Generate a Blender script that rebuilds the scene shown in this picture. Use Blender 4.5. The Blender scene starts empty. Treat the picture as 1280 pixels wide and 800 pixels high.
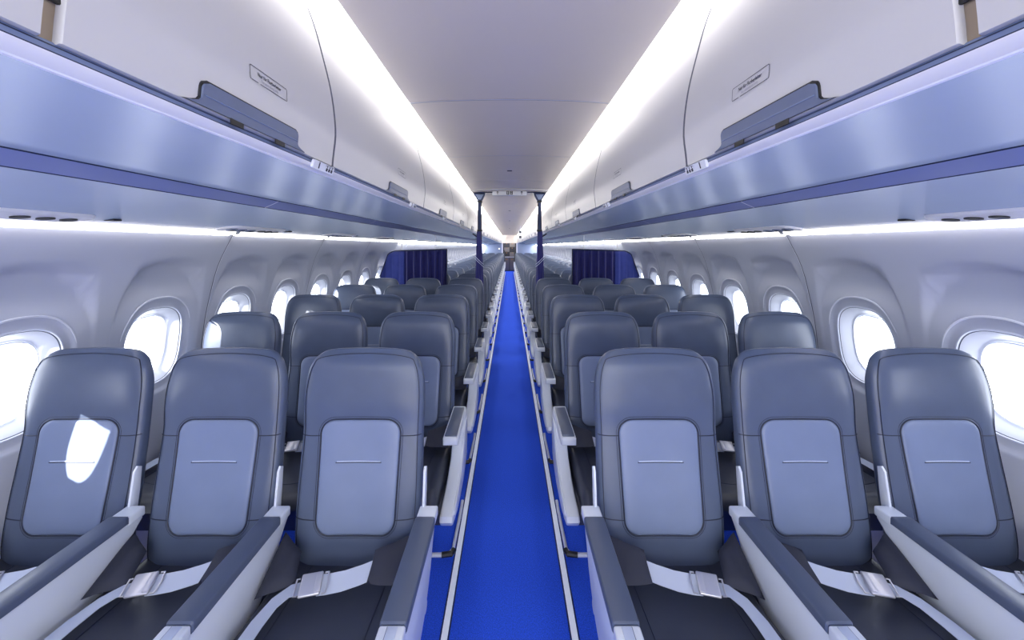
import bpy, bmesh, math, random
from mathutils import Vector, Matrix
random.seed(4)
PI = math.pi
COL = bpy.context.scene.collection
SC = bpy.context.scene
CAM_Z = 1.54
F = 460.0

# ------------------------------------------------------------------ materials
def srgb(r, g, b):
    def f(c):
        c /= 255.0
        return c / 12.92 if c <= 0.04045 else ((c + 0.055) / 1.055) ** 2.4
    return (f(r), f(g), f(b), 1.0)

def mat(name, rgb, rough=0.5, metal=0.0, noise=None, bump=None, emit=None, coat=0.0, spec=0.5, sheen=0.0):
    m = bpy.data.materials.new(name); m.use_nodes = True
    nt = m.node_tree; N = nt.nodes; L = nt.links
    p = N['Principled BSDF']
    c = srgb(*rgb)
    p.inputs['Base Color'].default_value = c
    p.inputs['Roughness'].default_value = rough
    p.inputs['Metallic'].default_value = metal
    p.inputs['Specular IOR Level'].default_value = spec
    p.inputs['Coat Weight'].default_value = coat
    p.inputs['Sheen Weight'].default_value = sheen
    tc = N.new('ShaderNodeTexCoord')
    if noise:
        scale, amt = noise
        n = N.new('ShaderNodeTexNoise'); n.inputs['Scale'].default_value = scale; n.inputs['Detail'].default_value = 5
        L.new(tc.outputs['Object'], n.inputs['Vector'])
        mr = N.new('ShaderNodeMapRange'); mr.inputs['From Min'].default_value = .3; mr.inputs['From Max'].default_value = .7
        mr.inputs['To Min'].default_value = 1 - amt; mr.inputs['To Max'].default_value = 1 + amt
        L.new(n.outputs['Fac'], mr.inputs['Value'])
        mx = N.new('ShaderNodeVectorMath'); mx.operation = 'SCALE'
        mx.inputs[0].default_value = c[:3]
        L.new(mr.outputs[0], mx.inputs['Scale']); L.new(mx.outputs[0], p.inputs['Base Color'])
    if bump:
        scale, st, dist = bump
        n2 = N.new('ShaderNodeTexNoise'); n2.inputs['Scale'].default_value = scale; n2.inputs['Detail'].default_value = 4
        L.new(tc.outputs['Object'], n2.inputs['Vector'])
        b = N.new('ShaderNodeBump'); b.inputs['Strength'].default_value = st; b.inputs['Distance'].default_value = dist
        L.new(n2.outputs['Fac'], b.inputs['Height']); L.new(b.outputs[0], p.inputs['Normal'])
    if emit:
        p.inputs['Emission Color'].default_value = srgb(*emit[0]); p.inputs['Emission Strength'].default_value = emit[1]
    return m

def glass_mat():
    m = bpy.data.materials.new('window_glass'); m.use_nodes = True
    nt = m.node_tree; nt.nodes.clear()
    o = nt.nodes.new('ShaderNodeOutputMaterial'); mix = nt.nodes.new('ShaderNodeMixShader')
    t = nt.nodes.new('ShaderNodeBsdfTransparent'); g = nt.nodes.new('ShaderNodeBsdfGlossy')
    g.inputs['Roughness'].default_value = .05
    mix.inputs[0].default_value = .06
    nt.links.new(t.outputs[0], mix.inputs[1]); nt.links.new(g.outputs[0], mix.inputs[2]); nt.links.new(mix.outputs[0], o.inputs[0])
    return m

M = {}
M['leather'] = mat('dark_slate_leather', (84, 95, 118), .31, noise=(9, .06), bump=(420, .25, .0006), spec=.55)
M['leather_light'] = mat('grey_blue_leather', (122, 135, 164), .34, noise=(9, .04), bump=(420, .25, .0006))
M['cushion'] = mat('charcoal_leather', (56, 60, 74), .40, noise=(7, .08), bump=(400, .25, .0006))
M['seam'] = mat('dark_piping', (34, 40, 60), .5)
M['slit'] = mat('pale_stitch', (205, 215, 235), .4)
M['shell'] = mat('white_armrest_plastic', (224, 230, 240), .3, noise=(4, .02))
M['pad'] = mat('grey_armrest_pad', (84, 94, 116), .36, bump=(500, .2, .0004))
M['button'] = mat('pale_button', (190, 200, 222), .3)
M['belt'] = mat('light_grey_webbing', (196, 204, 222), .7, bump=(900, .4, .0004))
M['buckle'] = mat('silver_buckle', (205, 205, 212), .28, metal=.55)
M['sleeve'] = mat('black_belt_sleeve', (44, 47, 62), .75, bump=(260, .3, .0006))
M['metal'] = mat('aluminium', (225, 230, 240), .3, metal=.1)
M['black'] = mat('black_plastic', (14, 15, 20), .45)
M['pouch'] = mat('yellowed_clear_pouch', (150, 130, 100), .3, noise=(25, .4))
M['carpet'] = mat('blue_carpet', (50, 94, 238), .9, noise=(210, .28), bump=(600, .6, .002), spec=.15)
M['strip'] = mat('floor_path_strip', (245, 248, 255), .4, emit=((190, 205, 240), .22))
M['strip_edge'] = mat('floor_strip_edge', (20, 34, 90), .5)
M['bin'] = mat('white_bin_plastic', (208, 207, 208), .33, noise=(2, .015))
M['bin_gap'] = mat('bin_gap', (96, 98, 112), .5)
M['ceil'] = mat('white_ceiling_panel', (232, 223, 210), .36, noise=(2, .015))
M['under'] = mat('blue_white_service_panel', (176, 193, 214), .26, noise=(3, .02))
M['lip'] = mat('white_lip', (248, 246, 244), .3)
M['rail'] = mat('slate_rail', (120, 136, 172), .3)
M['darkrail'] = mat('dark_rail', (34, 44, 72), .35)
M['purple'] = mat('violet_band', (132, 142, 186), .35)
M['wall'] = mat('white_sidewall', (206, 209, 220), .30, noise=(3, .015))
M['wall_seam'] = mat('sidewall_seam', (80, 86, 104), .6)
M['bezel'] = mat('window_bezel', (224, 228, 240), .3)
M['ridge'] = mat('ridge_white', (240, 242, 250), .3)
M['handle'] = mat('grey_blue_handle', (98, 110, 140), .4)
M['ink'] = mat('dark_ink', (42, 46, 62), .6)
M['ink_pale'] = mat('grey_ink', (150, 150, 164), .6)
M['brass'] = mat('tan_bracket', (166, 150, 128), .35, metal=.4)
M['placard'] = mat('white_placard', (232, 235, 244), .35)
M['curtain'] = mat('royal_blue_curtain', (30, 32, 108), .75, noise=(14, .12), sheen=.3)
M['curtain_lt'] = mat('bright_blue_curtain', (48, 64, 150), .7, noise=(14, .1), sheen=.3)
M['post'] = mat('navy_post', (36, 48, 84), .3, metal=.3)
M['stripe'] = mat('pale_stripe', (190, 198, 225), .5)
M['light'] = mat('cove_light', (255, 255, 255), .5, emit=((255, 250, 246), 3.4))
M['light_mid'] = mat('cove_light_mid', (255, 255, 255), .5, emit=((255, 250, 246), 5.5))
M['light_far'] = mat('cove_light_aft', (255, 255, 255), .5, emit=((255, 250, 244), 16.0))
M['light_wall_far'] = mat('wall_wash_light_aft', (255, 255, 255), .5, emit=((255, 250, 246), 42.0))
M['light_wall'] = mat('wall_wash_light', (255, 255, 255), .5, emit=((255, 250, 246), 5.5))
M['partition'] = mat('grey_partition', (132, 146, 172), .4)
M['galley'] = mat('galley_dark', (40, 42, 50), .4)
M['galley_metal'] = mat('galley_metal', (120, 116, 116), .3, metal=.6)
M['latch_amber'] = mat('amber_latch', (170, 120, 50), .4)
M['glass'] = glass_mat()

# ------------------------------------------------------------------ mesh builder
class MB:
    def __init__(s): s.v = []; s.f = []; s.m = []; s.mats = []
    def mi(s, m):
        if m not in s.mats: s.mats.append(m)
        return s.mats.index(m)
    def add(s, vs, fs, m):
        o = len(s.v); s.v += [tuple(v) for v in vs]; k = s.mi(m)
        for f in fs: s.f.append(tuple(o + i for i in f)); s.m.append(k)
    def grid(s, rows, m, closed=False, cap=False):
        n = len(rows[0]); vs = [p for r in rows for p in r]; fs = []
        for i in range(len(rows) - 1):
            for j in range(n if closed else n - 1):
                a = i * n + j; b = i * n + (j + 1) % n
                fs.append((a, b, b + n, a + n))
        if cap:
            fs.append(tuple(range(n))[::-1]); fs.append(tuple((len(rows) - 1) * n + j for j in range(n)))
        s.add(vs, fs, m)
    def box(s, x0, x1, y0, y1, z0, z1, m):
        vs = [(x, y, z) for x in (x0, x1) for y in (y0, y1) for z in (z0, z1)]
        s.add(vs, [(0, 1, 3, 2), (4, 6, 7, 5), (0, 4, 5, 1), (2, 3, 7, 6), (0, 2, 6, 4), (1, 5, 7, 3)], m)
    def rbox(s, x0, x1, y0, y1, z0, z1, r, m, seg=3):
        bm = bmesh.new()
        bmesh.ops.create_cube(bm, size=1)
        for v in bm.verts:
            v.co = Vector(((x0 + x1) / 2 + v.co.x * (x1 - x0), (y0 + y1) / 2 + v.co.y * (y1 - y0), (z0 + z1) / 2 + v.co.z * (z1 - z0)))
        bmesh.ops.bevel(bm, geom=bm.edges[:], offset=r, segments=seg, profile=.5, affect='EDGES')
        s.bm(bm, m)
    def bm(s, bm, m):
        bm.verts.ensure_lookup_table(); bm.verts.index_update()
        s.add([v.co[:] for v in bm.verts], [[v.index for v in f.verts] for f in bm.faces], m); bm.free()
    def prism(s, pts, axis, a, b, m, bev=0, seg=2):
        """pts 2D polygon; axis 'x': pts=(y,z) ; 'y': pts=(x,z); 'z': pts=(x,y)"""
        def P(p, t):
            return {'x': (t, p[0], p[1]), 'y': (p[0], t, p[1]), 'z': (p[0], p[1], t)}[axis]
        bm = bmesh.new()
        A = [bm.verts.new(P(p, a)) for p in pts]; B = [bm.verts.new(P(p, b)) for p in pts]
        n = len(pts)
        fa = bm.faces.new(A); fb = bm.faces.new(B[::-1])
        for i in range(n): bm.faces.new((A[i], B[i], B[(i + 1) % n], A[(i + 1) % n]))
        bmesh.ops.recalc_face_normals(bm, faces=bm.faces[:])
        if bev:
            es = list(set(fa.edges[:] + fb.edges[:]))
            bmesh.ops.bevel(bm, geom=es, offset=bev, segments=seg, profile=.5, affect='EDGES')
        s.bm(bm, m)
    def tube(s, pts, r, m, n=8, closed=False):
        pts = [Vector(p) for p in pts]; rows = []; N = len(pts)
        up = None
        for i, p in enumerate(pts):
            if closed: t = (pts[(i + 1) % N] - pts[i - 1])
            else: t = pts[min(i + 1, N - 1)] - pts[max(i - 1, 0)]
            t.normalize()
            if up is None:
                up = Vector((0, 0, 1)) if abs(t.z) < .9 else Vector((1, 0, 0))
            a = t.cross(up)
            if a.length < 1e-6: a = t.cross(Vector((.3, 1, .2)))
            a.normalize(); b = a.cross(t); b.normalize(); up = b
            rr = r[i] if isinstance(r, (list, tuple)) else r
            rows.append([tuple(p + a * (rr * math.cos(2 * PI * k / n)) + b * (rr * math.sin(2 * PI * k / n))) for k in range(n)])
        if closed: rows.append(rows[0])
        s.grid(rows, m, closed=True, cap=not closed)
    def ribbon(s, pts, sides, w, t, m):
        """pts centre points, sides unit vectors across, up from cross"""
        rows = []
        N = len(pts); pts = [Vector(p) for p in pts]
        for i, p in enumerate(pts):
            tan = (pts[min(i + 1, N - 1)] - pts[max(i - 1, 0)]).normalized()
            sd = Vector(sides[i]).normalized(); nn = tan.cross(sd).normalized()
            if nn.z < 0: nn = -nn
            ww = w[i] if isinstance(w, (list, tuple)) else w
            rows.append([tuple(p + sd * ww / 2 + nn * t / 2), tuple(p - sd * ww / 2 + nn * t / 2), tuple(p - sd * ww / 2 - nn * t / 2), tuple(p + sd * ww / 2 - nn * t / 2)])
        s.grid(rows, m, closed=True, cap=True)
    def mirrored(s, sx):
        if sx > 0: return s
        r = MB(); r.v = [(-x, y, z) for x, y, z in s.v]; r.f = [f[::-1] for f in s.f]; r.m = list(s.m); r.mats = list(s.mats); return r
    def mesh(s, name, angle=40):
        me = bpy.data.meshes.new(name); me.from_pydata(s.v, [], s.f)
        for m in s.mats: me.materials.append(m)
        me.polygons.foreach_set('material_index', s.m)
        me.polygons.foreach_set('use_smooth', [True] * len(s.f))
        me.update()
        bm = bmesh.new(); bm.from_mesh(me)
        bmesh.ops.remove_doubles(bm, verts=bm.verts[:], dist=1e-5)
        bmesh.ops.recalc_face_normals(bm, faces=bm.faces[:])
        bm.to_mesh(me); bm.free()
        try: me.set_sharp_from_angle(angle=math.radians(angle))
        except Exception: pass
        return me
    def build(s, name, parent=None, angle=40, loc=None):
        return link(name, s.mesh(name, angle), parent, loc)

def link(name, data, parent=None, loc=None):
    o = bpy.data.objects.new(name, data); COL.objects.link(o)
    if parent is not None: o.parent = parent
    if loc is not None: o.location = loc
    return o
def tag(o, label, cat, group=None, kind=None):
    o['label'] = label; o['category'] = cat
    if group: o['group'] = group
    if kind: o['kind'] = kind
    return o
def thing(name, label, cat, loc=(0, 0, 0), group=None):
    o = link(name, None, None, loc); o.empty_display_size = .1
    return tag(o, label, cat, group)
def struct(o): o['kind'] = 'structure'; return o

def lerp(a, b, t): return a + (b - a) * t
def interp(tab, x):
    if x <= tab[0][0]: return tab[0][1]
    for (a, va), (b, vb) in zip(tab, tab[1:]):
        if x <= b:
            t = (x - a) / (b - a); return lerp(va, vb, t)
    return tab[-1][1]
def smooth_interp(tab, x):
    """catmull-rom through a table"""
    n = len(tab)
    if x <= tab[0][0]: return tab[0][1]
    if x >= tab[-1][0]: return tab[-1][1]
    for i in range(n - 1):
        if x <= tab[i + 1][0]:
            x0, y0 = tab[i]; x1, y1 = tab[i + 1]
            m0 = (tab[i + 1][1] - tab[max(i - 1, 0)][1]) / (tab[i + 1][0] - tab[max(i - 1, 0)][0])
            m1 = (tab[min(i + 2, n - 1)][1] - tab[i][1]) / (tab[min(i + 2, n - 1)][0] - tab[i][0])
            h = x1 - x0; t = (x - x0) / h
            return (2*t**3 - 3*t*t + 1) * y0 + (t**3 - 2*t*t + t) * h * m0 + (-2*t**3 + 3*t*t) * y1 + (t**3 - t*t) * h * m1
def sstep(a, b, x):
    t = max(0, min(1, (x - a) / (b - a))); return t * t * (3 - 2 * t)
ORD = ['first', 'second', 'third', 'fourth', 'fifth', 'sixth', 'seventh', 'eighth', 'ninth', 'tenth', 'eleventh', 'twelfth', 'thirteenth',
       'fourteenth', 'fifteenth', 'sixteenth', 'seventeenth', 'eighteenth', 'nineteenth', 'twentieth']
def ordn(i):
    if i < 20: return ORD[i]
    t = (i + 1) // 10; u = (i + 1) % 10
    tens = {2: 'twenty', 3: 'thirty', 4: 'forty'}[t]
    if u == 0: return {2: 'twentieth', 3: 'thirtieth', 4: 'fortieth'}[t]
    return tens + '-' + ORD[u - 1]

Y0, Y1 = -1.9, 22.4        # cabin ends
SIDE = {-1: 'left', 1: 'right'}

# ------------------------------------------------------------------ floor
b = MB(); b.box(-1.9, 1.9, Y0 - .1, 24.6, -.05, 0, M['carpet']); struct(b.build('floor'))
for s in (-1, 1):
    b = MB()
    x = s * .257
    b.box(x - .0125, x + .0125, Y0, Y1 - .2, .0, .003, M['strip'])
    b.box(x - .019, x - .0125, Y0, Y1 - .2, .0, .0022, M['strip_edge'])
    b.box(x + .0125, x + .019, Y0, Y1 - .2, .0, .0022, M['strip_edge'])
    o = b.build('floor_path_strip')
    tag(o, 'long pale floor path strip along the %s edge of the blue aisle carpet' % SIDE[s], 'floor strip')

# ------------------------------------------------------------------ ceiling
CEIL = [(-.47, .672), (-.35, .681), (-.2, .687), (0, .690), (.2, .687), (.35, .681), (.47, .672)]
def ceil_z(x): return CAM_Z + smooth_interp(CEIL, x)
def uniq(lst):
    return lst
b = MB()
seams = [1.725 + 1.06 * k for k in range(-4, 20)]
seams = [y for y in seams if Y0 < y < Y1]
edges = [Y0] + seams + [24.6]
xs = [lerp(-.47, .47, i / 24) for i in range(25)]
for a, c in zip(edges, edges[1:]):
    g = .0025
    rows = []
    for (yy, dz) in ((a, .006), (a + g, .006), (a + g, 0), ((a + c) / 2, 0), (c - g, 0), (c - g, .006), (c, .006)):
        rows.append([(x, yy, ceil_z(x) + dz) for x in xs])
    b.grid(rows, M['ceil'])
for y in seams:
    b.grid([[(x, y - .0035, ceil_z(x) - .0015) for x in xs], [(x, y + .0035, ceil_z(x) - .0015) for x in xs]], M['ridge'])
    b.grid([[(x, y + .0035, ceil_z(x) - .001) for x in xs], [(x, y + .0075, ceil_z(x) - .001) for x in xs]], M['bin_gap'])
struct(b.build('ceiling'))

# cove lights: segments between ceiling seams
for s in (-1, 1):
    for k, (a, c) in enumerate(zip(edges, edges[1:])):
        c = min(c, Y1)
        bb = MB()
        pr = [(.469, .6725), (.472, .668), (.500, .6635), (.530, .6575), (.548, .653), (.554, .655)]
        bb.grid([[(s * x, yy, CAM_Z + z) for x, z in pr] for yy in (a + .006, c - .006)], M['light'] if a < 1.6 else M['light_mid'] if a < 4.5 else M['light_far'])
        o = thing('cove_light', 'glowing ceiling light strip above the %s bins, %s segment from front' % (SIDE[s], ordn(k)), 'light strip', (0, 0, 0), 'ceiling cove light strips')
        bb.build('diffuser', o)
        d = MB()
        d.grid([[(s * x, yy, CAM_Z + z - .001) for x, z in pr] for yy in (c - .006, c + .006)], M['ceil'])
        d.grid([[(s * .468, yy, CAM_Z + .6715) for yy in (a, c)], [(s * .4725, yy, CAM_Z + .6725) for yy in (a, c)]], M['bin'])
        d.build('end_joint', o)

# ------------------------------------------------------------------ overhead bins
BINP = [(.2180, .4815), (.2457, .4790), (.30, .473), (.36, .4765), (.43, .487), (.52, .509), (.60, .531), (.668, .556)]   # z -> x
def bin_x(z): return smooth_interp(BINP, z)
def surf_in(zr, off):
    """point on the aisle side of bin face at height zr (relative), offset towards aisle"""
    e = .004; dx = bin_x(min(zr + e, .668)) - bin_x(max(zr - e, .218)); dz = min(zr + e, .668) - max(zr - e, .218)
    l = math.hypot(dx, dz); nx, nz = -dz / l, dx / l
    return bin_x(zr) + nx * off, zr + nz * off
def font_mesh(txt, size, off=0):
    cu = bpy.data.curves.new('t', 'FONT'); cu.body = txt; cu.size = size; cu.offset = off; cu.align_x = 'CENTER'; cu.align_y = 'CENTER'
    cu.resolution_u = 3
    ob = bpy.data.objects.new('t', cu); COL.objects.link(ob)
    dg = bpy.context.evaluated_depsgraph_get(); dg.update()
    me = bpy.data.meshes.new_from_object(ob.evaluated_get(dg))
    vs = [tuple(v.co) for v in me.vertices]; fs = [tuple(p.vertices) for p in me.polygons]
    bpy.data.objects.remove(ob); bpy.data.curves.remove(cu); bpy.data.meshes.remove(me)
    return vs, fs
T_DE = font_mesh('Nur für Flugbegleiter', .0105, .00022)
T_EN = font_mesh('For attendants only', .0072)

def rrect(w, h, r, n=6, top_scale=1):
    pts = []
    for cx, cy, a0 in ((w/2 - r, h/2 - r, 0), (-w/2 + r, h/2 - r, PI/2), (-w/2 + r, -h/2 + r, PI), (w/2 - r, -h/2 + r, 1.5*PI)):
        for i in range(n + 1):
            a = a0 + PI/2 * i / n; pts.append((cx + r * math.cos(a), cy + r * math.sin(a)))
    return pts

def bin_things(s, ya, yb, idx, far):
    g = .0035
    root = thing('overhead_bin', 'closed white overhead bin above the %s seats, %s bin from the front' % (SIDE[s], ordn(idx)), 'overhead bin', (s * .48, (ya + yb) / 2, CAM_Z + .22), 'overhead bins')
    ox, oy, oz = s * .48, (ya + yb) / 2, CAM_Z + .22
    def P(x, y, z): return (s * x - ox, y - oy, CAM_Z + z - oz)
    zs = [lerp(.218, .668, i / 22) for i in range(23)]
    # door, with rounded edge returns
    gl = .008 if abs(ya - .387) < .01 else g
    gr = .008 if abs(yb - .387) < .01 else g
    d = MB()
    ys = [(ya + gl, .010), (ya + gl + .0003, .002), (ya + gl + .0014, 0), (ya + gl + .010, 0), ((ya + yb) / 2, 0), (yb - gr - .010, 0), (yb - gr - .0014, 0), (yb - gr - .0003, .002), (yb - gr, .010)]
    rows = []
    for y, dep in ys:
        r = []
        x0, z0 = surf_in(.218, -.02); r.append(P(x0, y, .222))
        x0, z0 = surf_in(.218, -.006); r.append(P(x0, y, .2165))
        for z in zs:
            x1, z1 = surf_in(z, -dep); r.append(P(x1, y, z1))
        rows.append(r)
    if gl < .005: d.grid(rows[:3], M['bin_gap']); d.grid(rows[2:], M['bin'])
    else: d.grid(rows, M['bin'])
    if gr < .005:
        d2 = MB(); d2.grid(rows[-3:], M['bin_gap']); d.add([(v[0], v[1] - .0001, v[2]) for v in d2.v], d2.f, M['bin_gap'])
    door = d.build('door', root, angle=60)
    # carcass behind the gap
    c = MB(); rows = []
    for y in (ya, yb):
        rows.append([P(surf_in(z, -.012)[0], y, surf_in(z, -.012)[1]) for z in zs])
    c.grid(rows, M['bin_gap'])
    c.box(*(sorted((s * .50 - ox, s * .56 - ox))), ya - oy, yb - oy, CAM_Z + .225 - oz, CAM_Z + .235 - oz, M['bin_gap'])
    c.build('carcass', root)
    if far > 14: return root
    yc = (ya + yb) / 2 + (.005 if yb - ya < .8 else .06)
    # grip: rounded trapezoid plate at the door's bottom edge
    def plate(zt, zb, wt, wb, off, m, n=10):
        bb = MB(); rows = []
        for i in range(n + 1):
            t = i / n; z = lerp(zb, zt, t); w = lerp(wb, wt, t)
            if t > .7: w -= .012 * (1 - math.sqrt(max(0, 1 - ((t - .7) / .3) ** 2)))
            if t < .3 : w += .03 * ((.3 - t) / .3) ** 2
            x, zz = surf_in(z, off)
            x2, z2 = surf_in(z, off - .006)
            rows.append([P(x2, yc - w, z2), P(x, yc - w + .002, zz), P(x, yc, zz), P(x, yc + w - .002, zz), P(x2, yc + w, z2)])
        bb.grid(rows, m)
        x, zz = surf_in(zt, off); x2, z2 = surf_in(zt + .002, off - .006); w = rows[-1]
        bb.grid([rows[-1], [P(x2, yc - wt + .01, z2)] * 1 + [P(x2, yc - wt + .014, z2), P(x2, yc, z2), P(x2, yc + wt - .014, z2), P(x2, yc + wt - .01, z2)]], m)
        return bb
    outl = plate(.2605, .219, .1335, .1335, .0022, M['black'])
    hd = outl.build('handle_recess', root)
    hp = plate(.2575, .219, .130, .130, .0050, M['handle'])
    hp.tube([P(*(lambda q: (q[0], yc - .125, q[1]))(surf_in(.236, .0055))), P(*(lambda q: (q[0], yc + .125, q[1]))(surf_in(.236, .0055)))], .0012, M['rail'], 5)
    h = hp.build('handle', root)
    for q in (-.055, .065):
        lt = MB(); lt.rbox(*sorted((s * .4755 - ox, s * .4775 - ox)), yc + q - .016 - oy, yc + q + .016 - oy, CAM_Z + .209 - oz, CAM_Z + .2195 - oz, .0009, M['black'], 1); lt.build('latch', h)
    # notice outline and lettering on the surface
    if far > 8: return root
    lc = yc + .027; zc = .320
    def onsurf(u, v, off=.0009):   # u to the image right, v up
        y = lc - s * u if s > 0 else lc + u
        x, z = surf_in(zc + v, off); return P(x, y, z)
    L = MB(); out = rrect(.112, .027, .003, 4); inn = rrect(.1095, .0245, .002, 4)
    n = len(out)
    for i in range(n):
        j = (i + 1) % n
        mx = (out[i][0] + out[j][0]) / 2
        if out[i][1] < -.012 and out[j][1] < -.012 and abs(out[i][0] - out[j][0]) > .05:
            for (ua, ub) in ((-.052, -.034), (-.028, .052)):
                if True:
                    L.add([onsurf(ua, -.0135), onsurf(ub, -.0135), onsurf(ub, -.0122), onsurf(ua, -.0122)], [(0, 1, 2, 3)], M['ink'])
            continue
        L.add([onsurf(*out[i]), onsurf(*out[j]), onsurf(*inn[j]), onsurf(*inn[i])], [(0, 1, 2, 3)], M['ink'])
    vs, fs = T_DE; L.add([onsurf(x * .78, y + .003) for x, y, z in vs], fs, M['ink'])
    vs, fs = T_EN; L.add([onsurf(x * .9, y - .0062) for x, y, z in vs], fs, M['ink_pale'])
    q = L.build('notice', root); q['label'] = 'outlined two-line bilingual notice'
    if abs(ya - .387) < .01:
        t = MB(); rows = []
        for y in (ya - .016, ya + .016):
            rows.append([P(surf_in(z, -.010)[0], y, surf_in(z, -.010)[1]) for z in zs[:10]])
        t.grid(rows, M['brass'])
        for zz in (.262, .30):
            x, z = surf_in(zz, -.008)
            t.rbox(*sorted((s * (x - .003) - ox, s * (x + .002) - ox)), ya - .012 - oy, ya + .012 - oy, CAM_Z + z - .004 - oz, CAM_Z + z + .004 - oz, .001, M['black'], 1)
        t.build('hinge_bracket', root)
    return root
bounds = [-1.9, -.69, .387, 1.0] + [1.0 + 1.06 * k for k in range(1, 21)]
bounds = [q for q in bounds if q < Y1 - .4] + [Y1]
for s in (-1, 1):
    for i, (a, c) in enumerate(zip(bounds[1:], bounds[2:])):
        bin_things(s, a, c, i, a)
    # cap behind camera
    b = MB(); zs = [lerp(.218, .668, i / 22) for i in range(23)]
    b.grid([[(s * bin_x(z), y, CAM_Z + z) for z in zs] for y in (bounds[0], bounds[1])], M['bin']); 
    o = b.build('overhead_bin'); tag(o, 'plain white overhead bin on the %s behind the viewpoint' % SIDE[s], 'overhead bin')

# ------------------------------------------------------------------ rail, lip, service panels, violet band, wall wash
UND = [(.505, .192), (.60, .194), (.75, .190), (.86, .182), (.90, .178)]
UND2 = [(.962, .151), (1.05, .146), (1.2, .131), (1.35, .112), (1.46, .096), (1.52, .088), (1.585, .084)]
tn = 1
for s in (-1, 1):
    def sweep(pr, m, a=Y0, c=Y1, bb=None, n=2):
        bb = bb or MB()
        bb.grid([[(s * x, lerp(a, c, i / (n - 1)), CAM_Z + z) for x, z in pr] for i in range(n)], m); return bb
    b = sweep([(.500, .2215), (.4895, .2185), (.4875, .2150)], M['rail'])
    sweep([(.4875, .2150), (.4868, .2130)], M['darkrail'], bb=b)
    sweep([(.4868, .2130), (.4855, .2085), (.4840, .2065)], M['rail'], bb=b)
    sweep([(.4840, .2065), (.4838, .2050)], M['darkrail'], bb=b)
    sweep([(.4838, .2050), (.486, .202), (.494, .1965), (.5005, .1935)], M['lip'], bb=b)
    sweep([(.5005, .1935), (.5012, .1916), (.504, .1905), (.5062, .192)], M['ridge'], bb=b)
    struct(b.build('trim_%d' % tn)); tn += 1
    b = sweep(UND, M['under'])
    sweep([(.90, .178), (.9035, .1795), (.905, .176)], M['darkrail'], bb=b)
    sweep([(.905, .176), (.93, .164), (.957, .1525)], M['purple'], bb=b)
    sweep([(.957, .1525), (.960, .1535), (.962, .151)], M['darkrail'], bb=b)
    sweep(UND2, M['under'], bb=b)
    for k in range(-1, 20):       # thin joints across the band
        y = 2.5 + 1.06 * k
        if Y0 < y < Y1:
            b.grid([[(s * x, yy, CAM_Z + z - .001) for x, z in ((.905, .176), (.93, .164), (.957, .1525))] for yy in (y - .003, y + .003)], M['lip'])
    struct(b.build('trim_%d' % tn)); tn += 1
    # wall wash light segments
    wl = [2.15 + 1.066 * k for k in range(-4, 20)]; wl = [Y0] + [y for y in wl if Y0 < y < Y1] + [Y1]
    for k, (a, c) in enumerate(zip(wl, wl[1:])):
        o = thing('wall_light', 'glowing light strip topping the %s cabin wall, %s segment from front' % (SIDE[s], ordn(k)), 'light strip', (0, 0, 0), 'wall wash light strips')
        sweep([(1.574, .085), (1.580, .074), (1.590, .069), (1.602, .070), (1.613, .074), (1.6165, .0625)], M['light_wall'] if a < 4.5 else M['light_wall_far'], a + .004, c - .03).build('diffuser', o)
        sweep([(1.574, .085), (1.580, .074), (1.590, .069), (1.602, .070), (1.613, .074), (1.6165, .0625)], M['wall'], c - .03, c + .004).build('end_joint', o)

# service units under the bins
for s in (-1, 1):
    for k in range(0, 18):
        yc = 1.03 + 1.06 * k - (0.0)
        if yc > Y1 - .6: break
        xc = 1.45
        uz = lambda x: CAM_Z + interp(UND2, x)
        root = thing('service_unit', 'light and air nozzle panel over the %s seats, %s from front' % (SIDE[s], ordn(k)), 'service unit', (s * xc, yc, uz(xc)), 'overhead service units')
        b = MB(); base = rrect(.12, .46, .045, 5)
        sl = -.13
        top = [(x, y, x * s * 0 + (x * s) * sl * (1 if True else 0) - .004) for x, y in base]
        top2 = [(x * .94, y * .985, (x * s) * sl - .009) for x, y in base]
        b.grid([[(x, y, (x*s)*sl + .004) for x, y in base], top, top2], M['lip'], closed=True)
        b.add(top2, [tuple(range(len(top2)))], M['lip'])
        b.build('panel', root)
        if k > 7: continue
        for j, yy in enumerate((-.17, -.10, -.03)):
            q = MB()
            for rr, z0, m in ((.026, -.012, M['handle']), (.019, -.0135, M['black'])):
                ring = [(rr * math.cos(a * PI / 8), yy + rr * math.sin(a * PI / 8)) for a in range(16)]
                q.grid([[(x, y, z0 + .006 + x*s*sl) for x, y in ring], [(x, y, z0 + x*s*sl) for x, y in ring], [(x * .8, yy + (y - yy) * .8, z0 - .003 + x*s*sl) for x, y in ring]], m, closed=True, cap=True)
            q.build('air_nozzle', root)
        for j, yy in enumerate((.06, .12, .18)):
            q = MB(); ring = [(.02 * math.cos(a * PI / 8), yy + .02 * math.sin(a * PI / 8)) for a in range(16)]
            q.grid([[(x, y, -.004 + x*s*sl) for x, y in ring], [(x, y, -.013 + x*s*sl) for x, y in ring], [(x * .7, yy + (y - yy) * .7, -.011 + x*s*sl) for x, y in ring]], M['black'], closed=True, cap=True)
            q.build('reading_light', root)
    for k in range(0, 10):
        y = 1.345 + 1.06 * k; x = 1.45
        b = MB(); z = CAM_Z + interp(UND2, x)
        b.rbox(-.02, .02, -.014, .014, -.004, .003, .002, M['black'], 1)
        o = b.build('call_sensor', None, loc=(s * x, y, z - .001))
        tag(o, 'small black slot in panel over the %s seats, %s from front' % (SIDE[s], ordn(k)), 'sensor', 'black slots in the service panels')

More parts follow.
